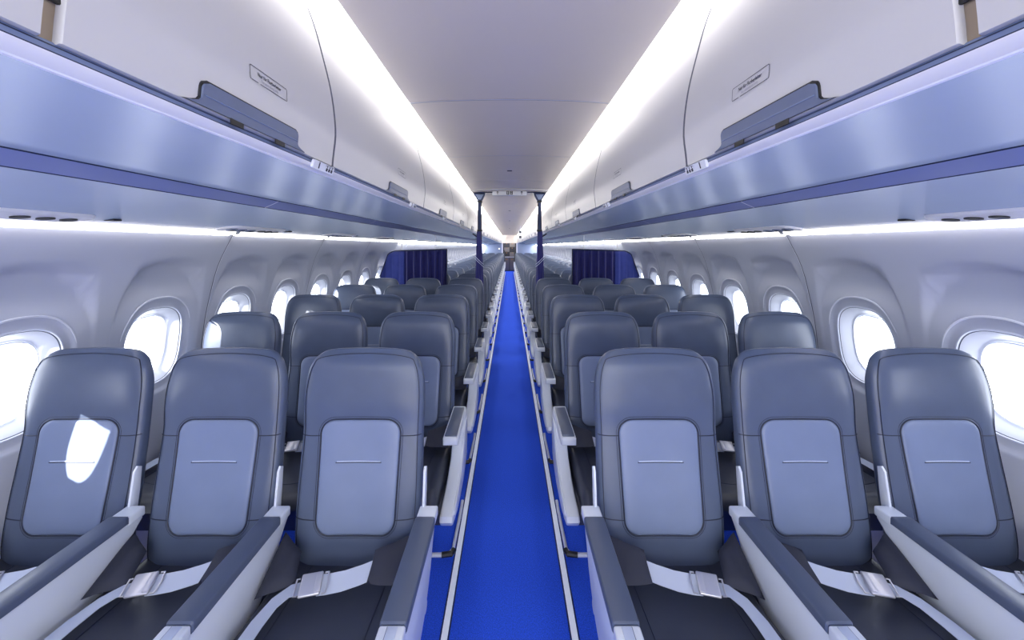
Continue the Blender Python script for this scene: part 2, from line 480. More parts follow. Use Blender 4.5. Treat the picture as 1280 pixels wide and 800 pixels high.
# row number placards
nums = [font_mesh(str(i + 1), .030, .0012) for i in range(9)]
for s in (-1, 1):
    for k in range(9):
        yc = .95 + .88 * k
        root = thing('row_placard', 'white placard numbered %d with seat symbols on the %s bin rail' % (k + 1, SIDE[s]), 'placard', (s * .487, yc, CAM_Z + .203), 'row number placards')
        # face tilted: lies on lip
        p0 = Vector((-.0075, .0115)); p1 = Vector((-.0015, -.0095))     # (x inward->out, z)
        def on(u, v, off=0):   # u image-right, v 0..1 from bottom to top
            yy = (-s) * u if s > 0 else u
            q = p1.lerp(p0, v); nrm = Vector((-(p0 - p1).y, (p0 - p1).x)).normalized()
            if nrm.x > 0: nrm = -nrm
            q = q + nrm * off
            return (s * q.x, yy, q.y)
        b = MB(); rr = rrect(.104, 1.0, .0, 1)
        out = rrect(.104, .031, .006, 4)
        pts = [(u, v / .031 + .5) for u, v in out]
        b.grid([[on(u, v, -.002) for u, v in pts], [on(u, v, .0035) for u, v in pts], [on(u * .98, .5 + (v - .5) * .95, .0045) for u, v in pts]], M['placard'], closed=True, cap=True)
        b.build('plate', root)
        t = MB(); vs, fs = nums[k]; side = -.026 if s < 0 else .026
        t.add([on(x + side, .5 + y / .031, .005) for x, y, z in vs], fs, M['ink']); t.build('number', root)
        if k < 5:
            t = MB()
            for j in range(3):     # three seated figures
                cx = -side + (j - 1) * .0125
                for (a, c, h0, h1) in ((-.004, .004, .2, .58), (-.0025, .0025, .64, .82), (-.005, -.0035, .2, .5)):
                    t.add([on(cx + a, h0, .005), on(cx + c, h0, .005), on(cx + c, h1, .005), on(cx + a, h1, .005)], [(0, 1, 2, 3)], M['ink'])
            arc = [(-side + .022 * math.cos(a), .68 + .22 * math.sin(a)) for a in [PI * i / 10 for i in range(11)]]
            for (a, c) in zip(arc, arc[1:]):
                t.add([on(a[0], a[1], .005), on(c[0], c[1], .005), on(c[0], c[1] + .05, .005), on(a[0], a[1] + .05, .005)], [(0, 1, 2, 3)], M['ink'])
            t.build('seat_symbol', root)

# ------------------------------------------------------------------ side walls with window recesses
WP = [(-1.54, 1.74), (-1.2, 1.775), (-.9, 1.797), (-.634, 1.800), (-.45, 1.782), (-.298, 1.752), (-.106, 1.700), (.0625, 1.6165)]
def wall_x(z): return smooth_interp(WP, z)
PIT = .533; WC = -.505
WIN = [1.335 + PIT * k for k in range(-6, 39)]
WIN = [y for y in WIN if y + PIT / 2 < Y1 + .3]
def sellipse(th, a, bb, n=2.7):
    c, s_ = math.cos(th), math.sin(th)
    return (a * math.copysign(abs(c) ** (2 / n), c), bb * math.copysign(abs(s_) ** (2 / n), s_))
def sdist(y, z, a, bb, n=3.0):
    return (abs(y / a) ** n + abs(z / bb) ** n) ** (1 / n)
def relief(y, z):
    # shallow arched recess around a window; y local, z relative camera
    top = -.062; half = .240
    zc = WC
    hh = (top - zc)
    zz = z - zc
    if zz > 0: r = (abs(y / half) ** 2.7 + (zz / hh) ** 2.7) ** (1 / 2.7)
    else: r = (abs(y / half) ** 2.7 + abs(zz / .60) ** 3) ** (1 / 2.85)
    d = (.004 + .056 * sstep(-.38, -.10, z)) * (1 - sstep(.925, 1.02, r))
    r2 = sdist(y, zz, .188, .245, 2.6)      # inner rim step
    d += .014 * (1 - sstep(.93, 1.0, r2))
    return d
def wall_tile(bm, s, yc, hi, blank=False):
    NT = 72 if hi else 40; NR = 38 if hi else 12
    y0, y1, z0, z1 = -PIT / 2, PIT / 2, -.98, .0625
    rings = []
    for f, dep in ((0, .060), (.25, .046), (.6, .022), (.9, .005), (1.0, 0)):
        ring = []
        for i in range(NT):
            th = 2 * PI * (i + .5) / NT
            a = lerp(.110, .150, f); bb = lerp(.148, .195, f)
            y, z = sellipse(th, a, bb); z += WC
            ring.append((s * (wall_x(z) + relief(y, z) + dep), yc + y, CAM_Z + z))
        rings.append(ring)
    def rect_pt(th):
        c, n = math.cos(th), math.sin(th)
        t = min(((y1 if c > 0 else -y0) / abs(c)) if abs(c) > 1e-6 else 9, ((z1 - WC) if n > 0 else (WC - z0)) / abs(n) if abs(n) > 1e-6 else 9)
        return t * c, t * n + WC
    corners = [(y1, z1), (y0, z1), (y0, z0), (y1, z0)]
    outer = [rect_pt(2 * PI * (i + .5) / NT) for i in range(NT)]
    for cy, cz in corners:
        k = min(range(NT), key=lambda i: (outer[i][0] - cy) ** 2 + (outer[i][1] - cz) ** 2); outer[k] = (cy, cz)
    for r in range(1, NR + 1):
        t = r / NR; ring = []
        for i in range(NT):
            th = 2 * PI * (i + .5) / NT
            y, z = sellipse(th, .150, .195); z += WC
            y = lerp(y, outer[i][0], t); z = lerp(z, outer[i][1], t)
            ring.append((s * (wall_x(z) + relief(y, z)), yc + y, CAM_Z + z))
        rings.append(ring)
    if blank: bm.add(rings[0], [tuple(range(NT))], M['wall'])  # unseen window openings filled in to keep the sun off the aisle
    bm.grid(rings, M['wall'], closed=True)
    # lower strip below the tile
    low = sorted([p[0] for p in outer if abs(p[1] - z0) < 1e-6])
    rows = []
    for i in range(8):
        z = lerp(z0, -1.54, i / 7)
        rows.append([(s * (wall_x(z) + relief(y, z)), yc + y, CAM_Z + z) for y in low])
    bm.grid(rows, M['wall'])
def wall_profile_tube(bm, s, y, r, m, z0=-1.5, z1=.062):
    zs = [lerp(z0, z1, i / 26) for i in range(27)]
    bm.grid([[(s * (wall_x(z) - .0015), y - r, CAM_Z + z) for z in zs], [(s * (wall_x(z) - .0015), y + r, CAM_Z + z) for z in zs]], m)
wn = 1
for s in (-1, 1):
    b = MB()
    for k, y in enumerate(WIN): wall_tile(b, s, y, y < 6, y < .5)
    last = WIN[-1] + PIT / 2; first = WIN[0] - PIT / 2
    for k in range(-3, 19):
        y = 2.145 + 1.066 * k
        wall_profile_tube(b, s, y, .0022, M['wall_seam'])
        wall_profile_tube(b, s, y + .005, .002, M['ridge'])
    struct(b.build('wall_' + SIDE[s], angle=60))
    # ends closing blanks
    for k, y in enumerate(WIN):
        if y < .5: continue
        hi = y < 5
        NT = 64 if hi else 28
        root = link('window_%d' % wn, None, None, (s * (wall_x(WC) + .04), y, CAM_Z + WC)); wn += 1
        root['kind'] = 'structure'
        ox, oz = s * (wall_x(WC) + .04), CAM_Z + WC
        def W(yy, zz, dx): return (s * (wall_x(WC + zz) + relief(yy, WC + zz) + dx) - ox, yy, zz)
        ths = [2 * PI * i / NT for i in range(NT)]
        bz = MB()
        bz.tube([W(*sellipse(t, .1515, .1965), 0.001) for t in ths], .0042, M['bezel'], 6, True)
        bz.tube([W(*sellipse(t, .146, .191), 0.004) for t in ths], .0016, M['wall_seam'], 4, True)
        bz.tube([W(*sellipse(t, .113, .151), 0.050) for t in ths], .0022, M['bezel'], 5, True)
        bz.build('bezel', root)
        ar = MB()
        aa = [lerp(.12 * PI, .93 * PI, i / 30) for i in range(31)]
        ar.tube([W(*sellipse(t if s < 0 else PI - t, .187, .246, 2.4), -.002) for t in aa], [.0008 + .0042 * math.sin(PI * i / 30) ** .6 for i in range(31)], M['ridge'], 5)
        ar.build('rim_highlight', root)
        gp = MB()
        px = wall_x(WC) + relief(0, WC) + .057
        pts = [(s * px - ox, *sellipse(t, .113, .151)) for t in ths]
        gp.add(pts, [tuple(range(NT))], M['glass']); gp.build('pane', root)
        if hi or y < 9:
            sh = MB()
            lo = .035 if (y < 1 and s < 0) else .137
            q = [p for p in [sellipse(t, .111 if lo > .1 else .127, .149 if lo > .1 else .168) for t in ths] if p[1] > lo]
            if q:
                q.sort(key=lambda p: math.atan2(p[1] - lo, p[0]))
                sh.prism(q, 'x', s * (px - .012) - ox, s * (px - .008) - ox, M['bezel'])
                shade = sh.build('shade', root)
            hh = MB(); dxx = (px - wall_x(WC) - .04) - .050
            hh.rbox(*sorted((s * dxx, s * (dxx + .014))), -.034, .034, .170, .183, .005, M['brass'] if s < 0 else M['ridge'], 2)
            hh.build('shade_grip', root)
# end blanks of the side walls + end walls
b = MB(); b.box(-1.9, 1.9, Y0 - .06, Y0, -.02, 2.6, M['partition']); struct(b.build('wall_front'))

# ------------------------------------------------------------------ SEATS
BT = [(.44, .205), (.50, .211), (.60, .216), (.70, .2175), (.80, .2165), (.88, .2155), (.96, .2180), (1.02, .2175), (1.07, .211), (1.105, .201), (1.132, .184), (1.150, .158), (1.160, .118), (1.1625, .06)]
def bw(z): return smooth_interp(BT, z)
YC = [(.44, 1.232), (.52, 1.234), (.62, 1.250), (.75, 1.275), (.88, 1.298), (.97, 1.308), (1.06, 1.322), (1.12, 1.336), (1.1625, 1.362)]
def fy(z): return smooth_interp(YC, z)
TH = [(.44, .055), (.6, .05), (.9, .042), (1.05, .038), (1.12, .03), (1.15, .018), (1.1625, .004)]
def th(z): return interp(TH, z)
def front(x, z):
    w = bw(z); u = min(abs(x) / w, 1); t = th(z)
    dish = .016 * (1 - u * u) * (1 - sstep(.98, 1.12, z)) * (.5 + .5 * sstep(.44, .56, z))
    pil = -.010 * math.exp(-((z - 1.0) / .075) ** 2) * (1 - u ** 4)
    return fy(z) + t - t * (1 - u ** 5) ** (1 / 3.2) + dish + pil
ZB = [.44, .46, .49] + [lerp(.52, 1.05, i / 22) for i in range(23)] + [1.07, 1.09, 1.105, 1.12, 1.132, 1.142, 1.150, 1.156, 1.160, 1.1625]
def backrest():
    b = MB(); rows = []
    for z in ZB:
        w = bw(z); row = []
        xs_ = [-1, -.995, -.985, -.965, -.93, -.88, -.8, -.7, -.55, -.4, -.2, 0, .2, .4, .55, .7, .8, .88, .93, .965, .985, .995, 1]
        for u in xs_: row.append((u * w, front(u * w, z), z))
        t = th(z); yb = fy(z) + 2 * t
        for u in (1.0, .99, .95, .8, .4, 0, -.4, -.8, -.95, -.99, -1.0):
            row.append((u * w, yb - t * .9 * (abs(u) ** 8) + .01 * (1 - u * u), z))
        rows.append(row)
    b.grid(rows, M['leather'], closed=True, cap=True)
    def S(x, z, off=.0): return (x, front(x, z) - off, z)
    for sx in (-1, 1):
        for z in (.868, .603):
            b.tube([S(sx * lerp(.139 if z > .8 else .137, bw(z) * .985, i / 10), z + (.0 if z > .8 else .004 * i / 10), .0004) for i in range(11)], .0016, M['seam'], 6)
    # perimeter piping
    per = []
    for i in range(40):
        z = lerp(.46, 1.10, i / 39); per.append(S(-bw(z) * .93, z, .0015))
    topn = 18
    for i in range(1, topn):
        a = PI * i / topn; x = -math.cos(a) * bw(1.10) * .93; z = 1.10 + math.sin(a) ** .55 * .0475
        x = max(-bw(z) * .93, min(bw(z) * .93, x)); per.append(S(x, z, .0015))
    for i in range(40):
        z = lerp(1.10, .46, i / 39); per.append(S(bw(z) * .93, z, .0015))
    b.tube(per, .0013, M['seam'], 5)
    return b
IW, IZ0, IZ1 = .139, .556, .922
def insert_outline(n=10, grow=0):
    r = .048; pts = []
    w1 = IW - .002; zc = (IZ0 + IZ1) / 2; h = (IZ1 - IZ0) / 2
    for cx, cz, a0 in ((w1 - r, h - r, 0), (-w1 + r, h - r, PI/2), (-w1 + r, -h + r, PI), (w1 - r, -h + r, 1.5*PI)):
        for i in range(n + 1):
            a = a0 + PI/2 * i / n; pts.append((cx + (r + grow) * math.cos(a), cz + (r + grow) * math.sin(a) + zc))
    out = []
    N = len(pts)
    for i in range(N):     # subdivide long edges, add slight taper
        p, q = pts[i], pts[(i + 1) % N]
        L = math.hypot(q[0] - p[0], q[1] - p[1]); k = max(1, int(L / .02))
        for j in range(k): out.append((lerp(p[0], q[0], j / k), lerp(p[1], q[1], j / k)))
    return [(x * (1 + .03 * (zz - zc) / h), zz) for x, zz in out]
def insert():
    b = MB(); ol = insert_outline(); zc = (IZ0 + IZ1) / 2; rows = []
    for f, off in ((1.0, -.003), (.99, .0015), (.97, .0042), (.93, .0065), (.85, .0082), (.7, .0092), (.55, .0095), (.35, .0095), (.15, .0095)):
        rows.append([(x * f, front(x * f, zc + (z - zc) * f) - off, zc + (z - zc) * f) for x, z in ol])
    b.grid(rows, M['leather_light'], closed=True)
    b.add(rows[-1], [tuple(range(len(ol)))], M['leather_light'])
    return b
def insert_piping():
    b = MB(); ol = insert_outline(grow=.0015)
    b.tube([(x, front(x, z) - .0008, z) for x, z in ol], .0024, M['seam'], 6, True)
    ol2 = insert_outline(grow=.009)
    b.tube([(x, front(x, z) - .0000, z) for x, z in ol2], .0009, M['seam'], 4, True)
    return b
def slit():
    b = MB(); z = .788
    b.tube([(lerp(-.076, .076, i / 8), front(lerp(-.076, .076, i / 8), z) - .0098, z) for i in range(9)], .0019, M['slit'], 6)
    b.tube([(lerp(-.080, .080, i / 8), front(lerp(-.080, .080, i / 8), z - .0035) - .0092, z - .0035) for i in range(9)], .0017, M['seam'], 6)  # dark line painted in as the shadow under the slit
    return b
def cushion():
    b = MB(); rows = []
    ya, yb = .745, 1.262; hw = .219
    NY = 22; NX = 20
    def top(u, v):      # u -1..1 , v 0 front..1 rear
        z = .500 - .030 * v - .009 * (1 - u * u) + .012 * sstep(.72, .9, abs(u)) * (1 - sstep(.93, 1, abs(u)) * .6)
        z -= .045 * (1 - sstep(0, .14, v)) ** 2
        z -= .028 * max(0, (abs(u) - .9) / .1) ** 2.2
        return z
    for i in range(NY + 1):
        v = (i / NY) ** 1.25; y = lerp(ya, yb, v); r = []
        for j in range(NX + 1):
            u = math.sin((j / NX - .5) * PI) ; r.append((u * hw, y + (.02 * u * u if i == 0 else 0), top(u, v)))
        for (u, dz) in ((1, .375 if v > .12 else .39), (.9, .37), (-.9, .37), (-1, .375 if v > .12 else .39)): r.append((u * hw, y + (.01 if i == 0 else 0), dz))
        rows.append(r)
    b.grid(rows, M['cushion'], closed=True, cap=True)
    def T(u, v, off=.0006): return (u * hw, lerp(ya, yb, v), top(u, v) + off)
    # curved seam
    ln = []
    for i in range(24):
        t = i / 23
        ln.append(T(-.66 + .0 * t, .92 - .6 * t))
    for sx in (-1, 1):
        pl = [T(sx * (.62 + .0 * t), .95 - .62 * t) for t in [i / 14 for i in range(15)]] + [T(sx * .62 * (1 - k / 8 * .0) * math.cos(k / 8 * PI / 2) + 0, .33 - .09 * math.sin(k / 8 * PI / 2)) for k in range(1, 9)]
        b.tube(pl, .0012, M['seam'], 5)
    return b
# armrest : local x = 0 centre of arm
def armrest(sx=1):
    b = MB()
    pts = [(1.262, .640), (1.262, .612), (1.240, .590), (1.215, .560), (1.185, .510), (1.150, .475), (1.10, .435), (1.02, .405), (.90, .392), (.82, .400),
           (.782, .430), (.768, .480), (.766, .560), (.772, .605), (.786, .628), (.81, .640), (.90, .6425), (1.20, .6475), (1.245, .6480)]
    b.prism(pts, 'x', -.023, .023, M['shell'], .008, 3)
    b.prism([(1.245, .62), (1.258, .70), (1.268, .762), (1.280, .776), (1.294, .768), (1.288, .70), (1.275, .60)], 'x', sx * .018 - .004, sx * .018 + .004, M['shell'], .0015, 2)
    b.rbox(-.031, .031, 1.205, 1.262, .622, .6535, .006, M['shell'])
    b.rbox(-.0315, .0315, .775, .868, .618, .6485, .006, M['shell'])
    return b
def arm_pad():
    b = MB()
    prof = []
    for y in (.868, .872, .880, 1.190, 1.200, 1.206):
        e = .003 if y in (.868, 1.206) else 0
        zt = lerp(.652, .6575, (y - .868) / .338) - e
        prof.append([(-.0325 + e, y, zt - .024), (-.0325 + e, y, zt - .005), (-.0300 + e, y, zt - .0012), (-.027, y, zt), (.027, y, zt), (.0300 - e, y, zt - .0012), (.0325 - e, y, zt - .005), (.0325 - e, y, zt - .024)])
    b.grid(prof, M['pad'], closed=True, cap=True); return b
def armrest_short():
    b = MB(); prof = []
    for y, e in ((.945, .006), (.948, .002), (.954, 0), (1.272, 0), (1.278, .002), (1.281, .006)):
        zt = lerp(.650, .656, (y - .945) / .33)
        prof.append([(-.035 + e, y, zt - .036 + e), (-.035 + e, y, zt - .004 - e), (-.032 + e, y, zt - e), (.032 - e, y, zt - e), (.035 - e, y, zt - .004 - e), (.035 - e, y, zt - .036 + e)])
    b.grid(prof, M['shell'], closed=True, cap=True)
    b.prism([(1.10, .63), (1.262, .63), (1.265, .50), (1.24, .42), (1.20, .42), (1.18, .56)], 'x', -.020, .020, M['shell'], .005, 2)
    return b
def pad_short():
    b = MB(); b.rbox(-.0285, .0285, .962, 1.262, .640, .6585, .004, M['pad'], 2); return b
def end_panel():
    b = MB()
    pts = [(1.268, .648), (1.18, .644), (1.135, .610), (1.105, .55), (1.06, .50), (.98, .462), (.90, .440), (.80, .428), (.765, .420), (.755, .400), (.775, .375), (.84, .355), (.95, .350), (1.08, .358), (1.18, .385), (1.245, .425), (1.272, .52)]
    b.prism(pts, 'x', -.016, .040, M['shell'], .009, 3)
    pts2 = [(lerp(p[0], 1.03, .12), lerp(p[1], .46, .16)) for p in pts]
    b.prism(pts2, 'x', .036, .046, M['shell'], .006, 2)
    return b
def arm_button():
    b = MB(); b.rbox(-.014, .010, .802, .862, .6465, .6510, .0015, M['button'], 2)
    b.box(.010, .0115, .802, .862, .6465, .6495, M['handle']); return b
def belt(s_):
    """local +x away from aisle"""
    sl = MB(); sl2 = MB()
    # aisle side sleeve
    def patch(sl, P, t=.012, m=M['sleeve']):
        # P 4 corners, puffy quad
        n = 8; rows = []; A, B_, C, D = [Vector(p) for p in P]
        nn = (B_ - A).cross(D - A).normalized()
        if nn.z < 0: nn = -nn
        tp = []; bt = []
        for i in range(n + 1):
            r = []; q = []
            for j in range(n + 1):
                u, v = i / n, j / n
                p = A * (1 - u) * (1 - v) + B_ * u * (1 - v) + C * u * v + D * (1 - u) * v
                h = t * (max(0, 1 - (2 * u - 1) ** 4) * max(0, 1 - (2 * v - 1) ** 4)) ** .5
                wr = .0025 * math.sin(9 * u + 5 * v)
                r.append(tuple(p + nn * (h + wr))); q.append(tuple(p - nn * h * .4 + nn * wr))
            tp.append(r); bt.append(q)
        sl.grid(tp, m); sl.grid(bt, m)
    patch(sl, [(-.222, 1.225, .590), (-.098, 1.178, .568), (-.098, 1.105, .526), (-.215, 1.10, .522)], .007)
    patch(sl2, [(.221, 1.23, .585), (.150, 1.20, .545), (.125, 1.115, .515), (.216, 1.07, .512)], .016)
    st = MB()
    pts = []; sd = []
    K = [(-.16, 1.150, .536), (-.113, 1.147, .536), (-.07, 1.135, .527), (-.02, 1.122, .520), (.02, 1.112, .520), (.045, 1.106, .522)]
    for p in K: pts.append(p); sd.append((.10, .85, .42))
    st.ribbon(pts, sd, [.052] * 6, .0022, M['belt'])
    K2 = [(.085, 1.100, .520), (.125, 1.095, .514), (.150, 1.06, .512), (.160, 1.0, .512), (.160, .93, .515), (.150, .85, .516), (.135, .78, .512)]
    S2 = [(.1, .97, .1), (.35, .9, .1), (.75, .6, .12), (.95, .2, .2), (.97, .05, .22), (.98, -.1, .2), (.98, -.1, .1)]
    st.ribbon(K2, S2, [.04, .038, .036, .036, .037, .038, .038], .0022, M['belt'])
    bk = MB()
    tmp = MB()
    tmp.rbox(-.030, .030, -.029, .029, .002, .011, .004, M['buckle'], 3)
    tmp.rbox(-.030, -.012, -.0235, .0235, .009, .0135, .002, M['buckle'], 2)
    tmp.tube([(-.034, -.026, .004), (-.044, -.026, .004), (-.048, 0, .004), (-.044, .026, .004), (-.034, .026, .004)], .0028, M['buckle'], 6)
    tmp.tube([(.034, -.021, .003), (.043, -.021, .003), (.043, .021, .003), (.034, .021, .003)], .0026, M['buckle'], 6)
    R = Matrix.Translation((.066, 1.102, .524)) @ Matrix.Rotation(math.radians(-13), 4, 'Z') @ Matrix.Rotation(math.radians(24), 4, 'X')
    bk.v = [tuple(R @ Vector(v)) for v in tmp.v]; bk.f = tmp.f; bk.m = tmp.m; bk.mats = tmp.mats
    return st, bk, sl, sl2
def beams():
    b = MB()
    b.rbox(-.2495, .2495, .80, 1.245, .352, .412, .012, M['cushion'], 2)
    for y in (.98, 1.22): b.tube([(-.2505, y, .345), (.2505, y, .345)], .019, M['metal'], 10)
    return b
def leg_mesh(y0, z0, y1, dy):
    b = MB()
    b.prism([(y0 - .018, .345), (y0 + .018, .345), (y1 + .014, .012), (y1 - .014, .012)], 'x', -.012, .012, M['metal'], .003, 1)
    b.rbox(-.018, .018, y1 - .035, y1 + .035, 0.001, .018, .004, M['black'], 1)
    return b
def bag_bar():
    """luggage bar near the floor"""
    b = MB()
    b.tube([(-.256, 1.36, .075), (-.256, 1.30, .062), (-.250, 1.05, .052), (-.235, 1.02, .052)], .0085, M['metal'], 8)
    b.tube([(-.20, 1.015, .052), (.25, 1.015, .052)], .010, M['metal'], 8)
    b.tube([(-.254, 1.045, .052), (-.247, 1.022, .052), (-.20, 1.015, .052)], .0125, M['black'], 8)
    return b
def bag_bar_plain():
    b = MB(); b.tube([(-.247, 1.015, .052), (.247, 1.015, .052)], .010, M['metal'], 8); return b
def pouch():
    b = MB(); b.rbox(-.13, .10, .80, .90, .335, .372, .008, M['pouch'], 2)
    b.box(-.135, .105, .80, .99, .372, .3745, M['metal']); return b

PROTO = {}
for s in (-1, 1):
    st, bk, sl, sl2 = belt(s)
    PROTO[s] = dict(backrest=backrest().mesh('backrest', 50), back_panel=insert().mesh('back_panel', 50), panel_piping=insert_piping().mesh('panel_piping'),
        pocket_slit=slit().mesh('pocket_slit'), seat_cushion=cushion().mesh('seat_cushion', 50),
        armrest=armrest(s).mesh('armrest', 35), armrest_pad=arm_pad().mesh('armrest_pad', 35), armrest_short=armrest_short().mesh('armrest', 35), pad_short=pad_short().mesh('armrest_pad', 35), end_panel=end_panel().mirrored(-s).mesh('side_panel', 35), recline_button=arm_button().mirrored(s).mesh('recline_button'),
        seat_belt=st.mirrored(s).mesh('seat_belt'), buckle=bk.mirrored(s).mesh('buckle', 35), belt_sleeve=sl.mirrored(s).mesh('belt_sleeve', 60), belt_sleeve2=sl2.mirrored(s).mesh('belt_sleeve', 60),
        beam=beams().mesh('seat_beam'), leg_front=leg_mesh(.98, 0, .93, 0).mesh('leg'), leg_rear=leg_mesh(1.22, 0, 1.33, 0).mesh('leg'),
        bar=bag_bar().mirrored(s).mesh('baggage_bar'), bar2=bag_bar_plain().mesh('baggage_bar'), pouch=pouch().mirrored(s).mesh('life_vest_pouch'))
SX = [.528, 1.033, 1.53]; NAME = ['aisle', 'middle', 'window']
ROWS = 27; PITCH = .76
for s in (-1, 1):
    P = PROTO[s]
    for k in range(ROWS):
        for j in range(3):
            oy = 1.30
            if k < 5:
                lab = 'slate leather %s seat %s of the aisle, %s row from the front' % (NAME[j], SIDE[s], ordn(k))
            else:
                lab = 'slate leather %s seat %s of aisle behind the curtains, %s row' % (NAME[j], SIDE[s], ordn(k))
            root = thing('airline_seat', lab, 'airline seat', (s * SX[j], oy + PITCH * k - .008 * 0, 0), 'airline seats in rows of three')
            def part(n, key, par, dx=0):
                return link(n, P[key], par, (dx, -oy if par is root else 0, 0))
            br = part('backrest', 'backrest', root)
            bp = part('back_panel', 'back_panel', br); bp['label'] = 'paler grey-blue centre panel'
            if k < 12: part('panel_piping', 'panel_piping', br); part('pocket_slit', 'pocket_slit', br)
            part('seat_cushion', 'seat_cushion', root)
            ar = part('armrest', 'armrest' if k == 0 else 'armrest_short', root, -s * .2525); ar['label'] = 'white armrest with dark pad'
            part('armrest_pad', 'armrest_pad' if k == 0 else 'pad_short', ar)
            if k == 0: part('recline_button', 'recline_button', ar)
            if k > 0 and j == 0: q = part('side_panel', 'end_panel', root, -s * .2525)
            if k < 10:
                bl = part('seat_belt', 'seat_belt', root)
                part('buckle', 'buckle', bl); part('belt_sleeve', 'belt_sleeve', bl); part('belt_sleeve', 'belt_sleeve2', bl)
            if k < 12 and j < 2 or j == 0:
                part('seat_beam', 'beam', root)
                if j == 0: part('leg', 'leg_front', root, -s * .08); part('leg', 'leg_rear', root, -s * .08)
                part('baggage_bar', 'bar' if j == 0 else 'bar2', root)
                if k < 8: part('life_vest_pouch', 'pouch', root)
            elif j == 2 or j == 1:
                bmx = part('seat_beam', 'beam', root); bmx.scale.x = .96 if j == 2 else 1; part('leg', 'leg_front', root, s * .1)
                part('leg', 'leg_rear', root, s * .1)

# ------------------------------------------------------------------ cabin divider: header sign, posts, curtains
DY = 4.95
b = MB(); xs2 = [lerp(-.50, .50, i / 20) for i in range(21)]
rows = []
for (yy, dz) in ((4.40, .004), (4.40, -.010), (4.43, -.013), (4.46, -.010), (4.46, .004)):
    rows.append([(x, yy, ceil_z(max(-.47, min(.47, x))) + dz) for x in xs2])
b.grid(rows, M['bin'])
o = b.build('ceiling_arch'); tag(o, 'slim white arch across the ceiling in front of the divider', 'ceiling arch')
sg = thing('lavatory_sign', 'white sign with two arrows and lavatory figures hanging between the curtain posts', 'sign', (0, 4.60, CAM_Z + .668))
b = MB(); b.rbox(-.215, .215, -.02, .02, -.034, .030, .008, M['placard']); b.build('panel', sg)
t = MB()
def arrow(cx):
    t.add([(cx - .004, -.0215, -.02), (cx + .004, -.0215, -.02), (cx + .004, -.0215, .006), (cx - .004, -.0215, .006)], [(0, 1, 2, 3)], M['ink'])
    t.add([(cx - .016, -.0215, .004), (cx + .016, -.0215, .004), (cx, -.0215, .022)], [(0, 1, 2)], M['ink'])
arrow(-.15); arrow(.15)
t.build('arrows', sg)
t = MB()
for cx, fem in ((-.022, 0), (.022, 1)):
    t.add([(cx - .016, -.0215, -.024), (cx + .016, -.0215, -.024), (cx + .016, -.0215, .020), (cx - .016, -.0215, .020)], [(0, 1, 2, 3)], M['ink'])
    t.add([(cx + .005 * math.cos(a), -.0225, .012 + .005 * math.sin(a)) for a in [2 * PI * i / 10 for i in range(10)]], [tuple(range(10))], M['placard'])
    if fem: t.add([(cx - .009, -.0225, -.012), (cx + .009, -.0225, -.012), (cx, -.0225, .007)], [(0, 1, 2)], M['placard'])
    else: t.add([(cx - .006, -.0225, -.004), (cx + .006, -.0225, -.004), (cx + .006, -.0225, .005), (cx - .006, -.0225, .005)], [(0, 1, 2, 3)], M['placard'])
    t.add([(cx - .004, -.0225, -.020), (cx + .004, -.0225, -.020), (cx + .004, -.0225, -.002), (cx - .004, -.0225, -.002)], [(0, 1, 2, 3)], M['placard'])
t.add([(-.002, -.0225, -.024), (.002, -.0225, -.024), (.002, -.0225, .02), (-.002, -.0225, .02)], [(0, 1, 2, 3)], M['placard'])
t.build('figures', sg)
b = MB(); b.tube([(-.46, 0, .008), (.46, 0, .008)], .006, M['darkrail'], 8); b.build('curtain_rail', sg)
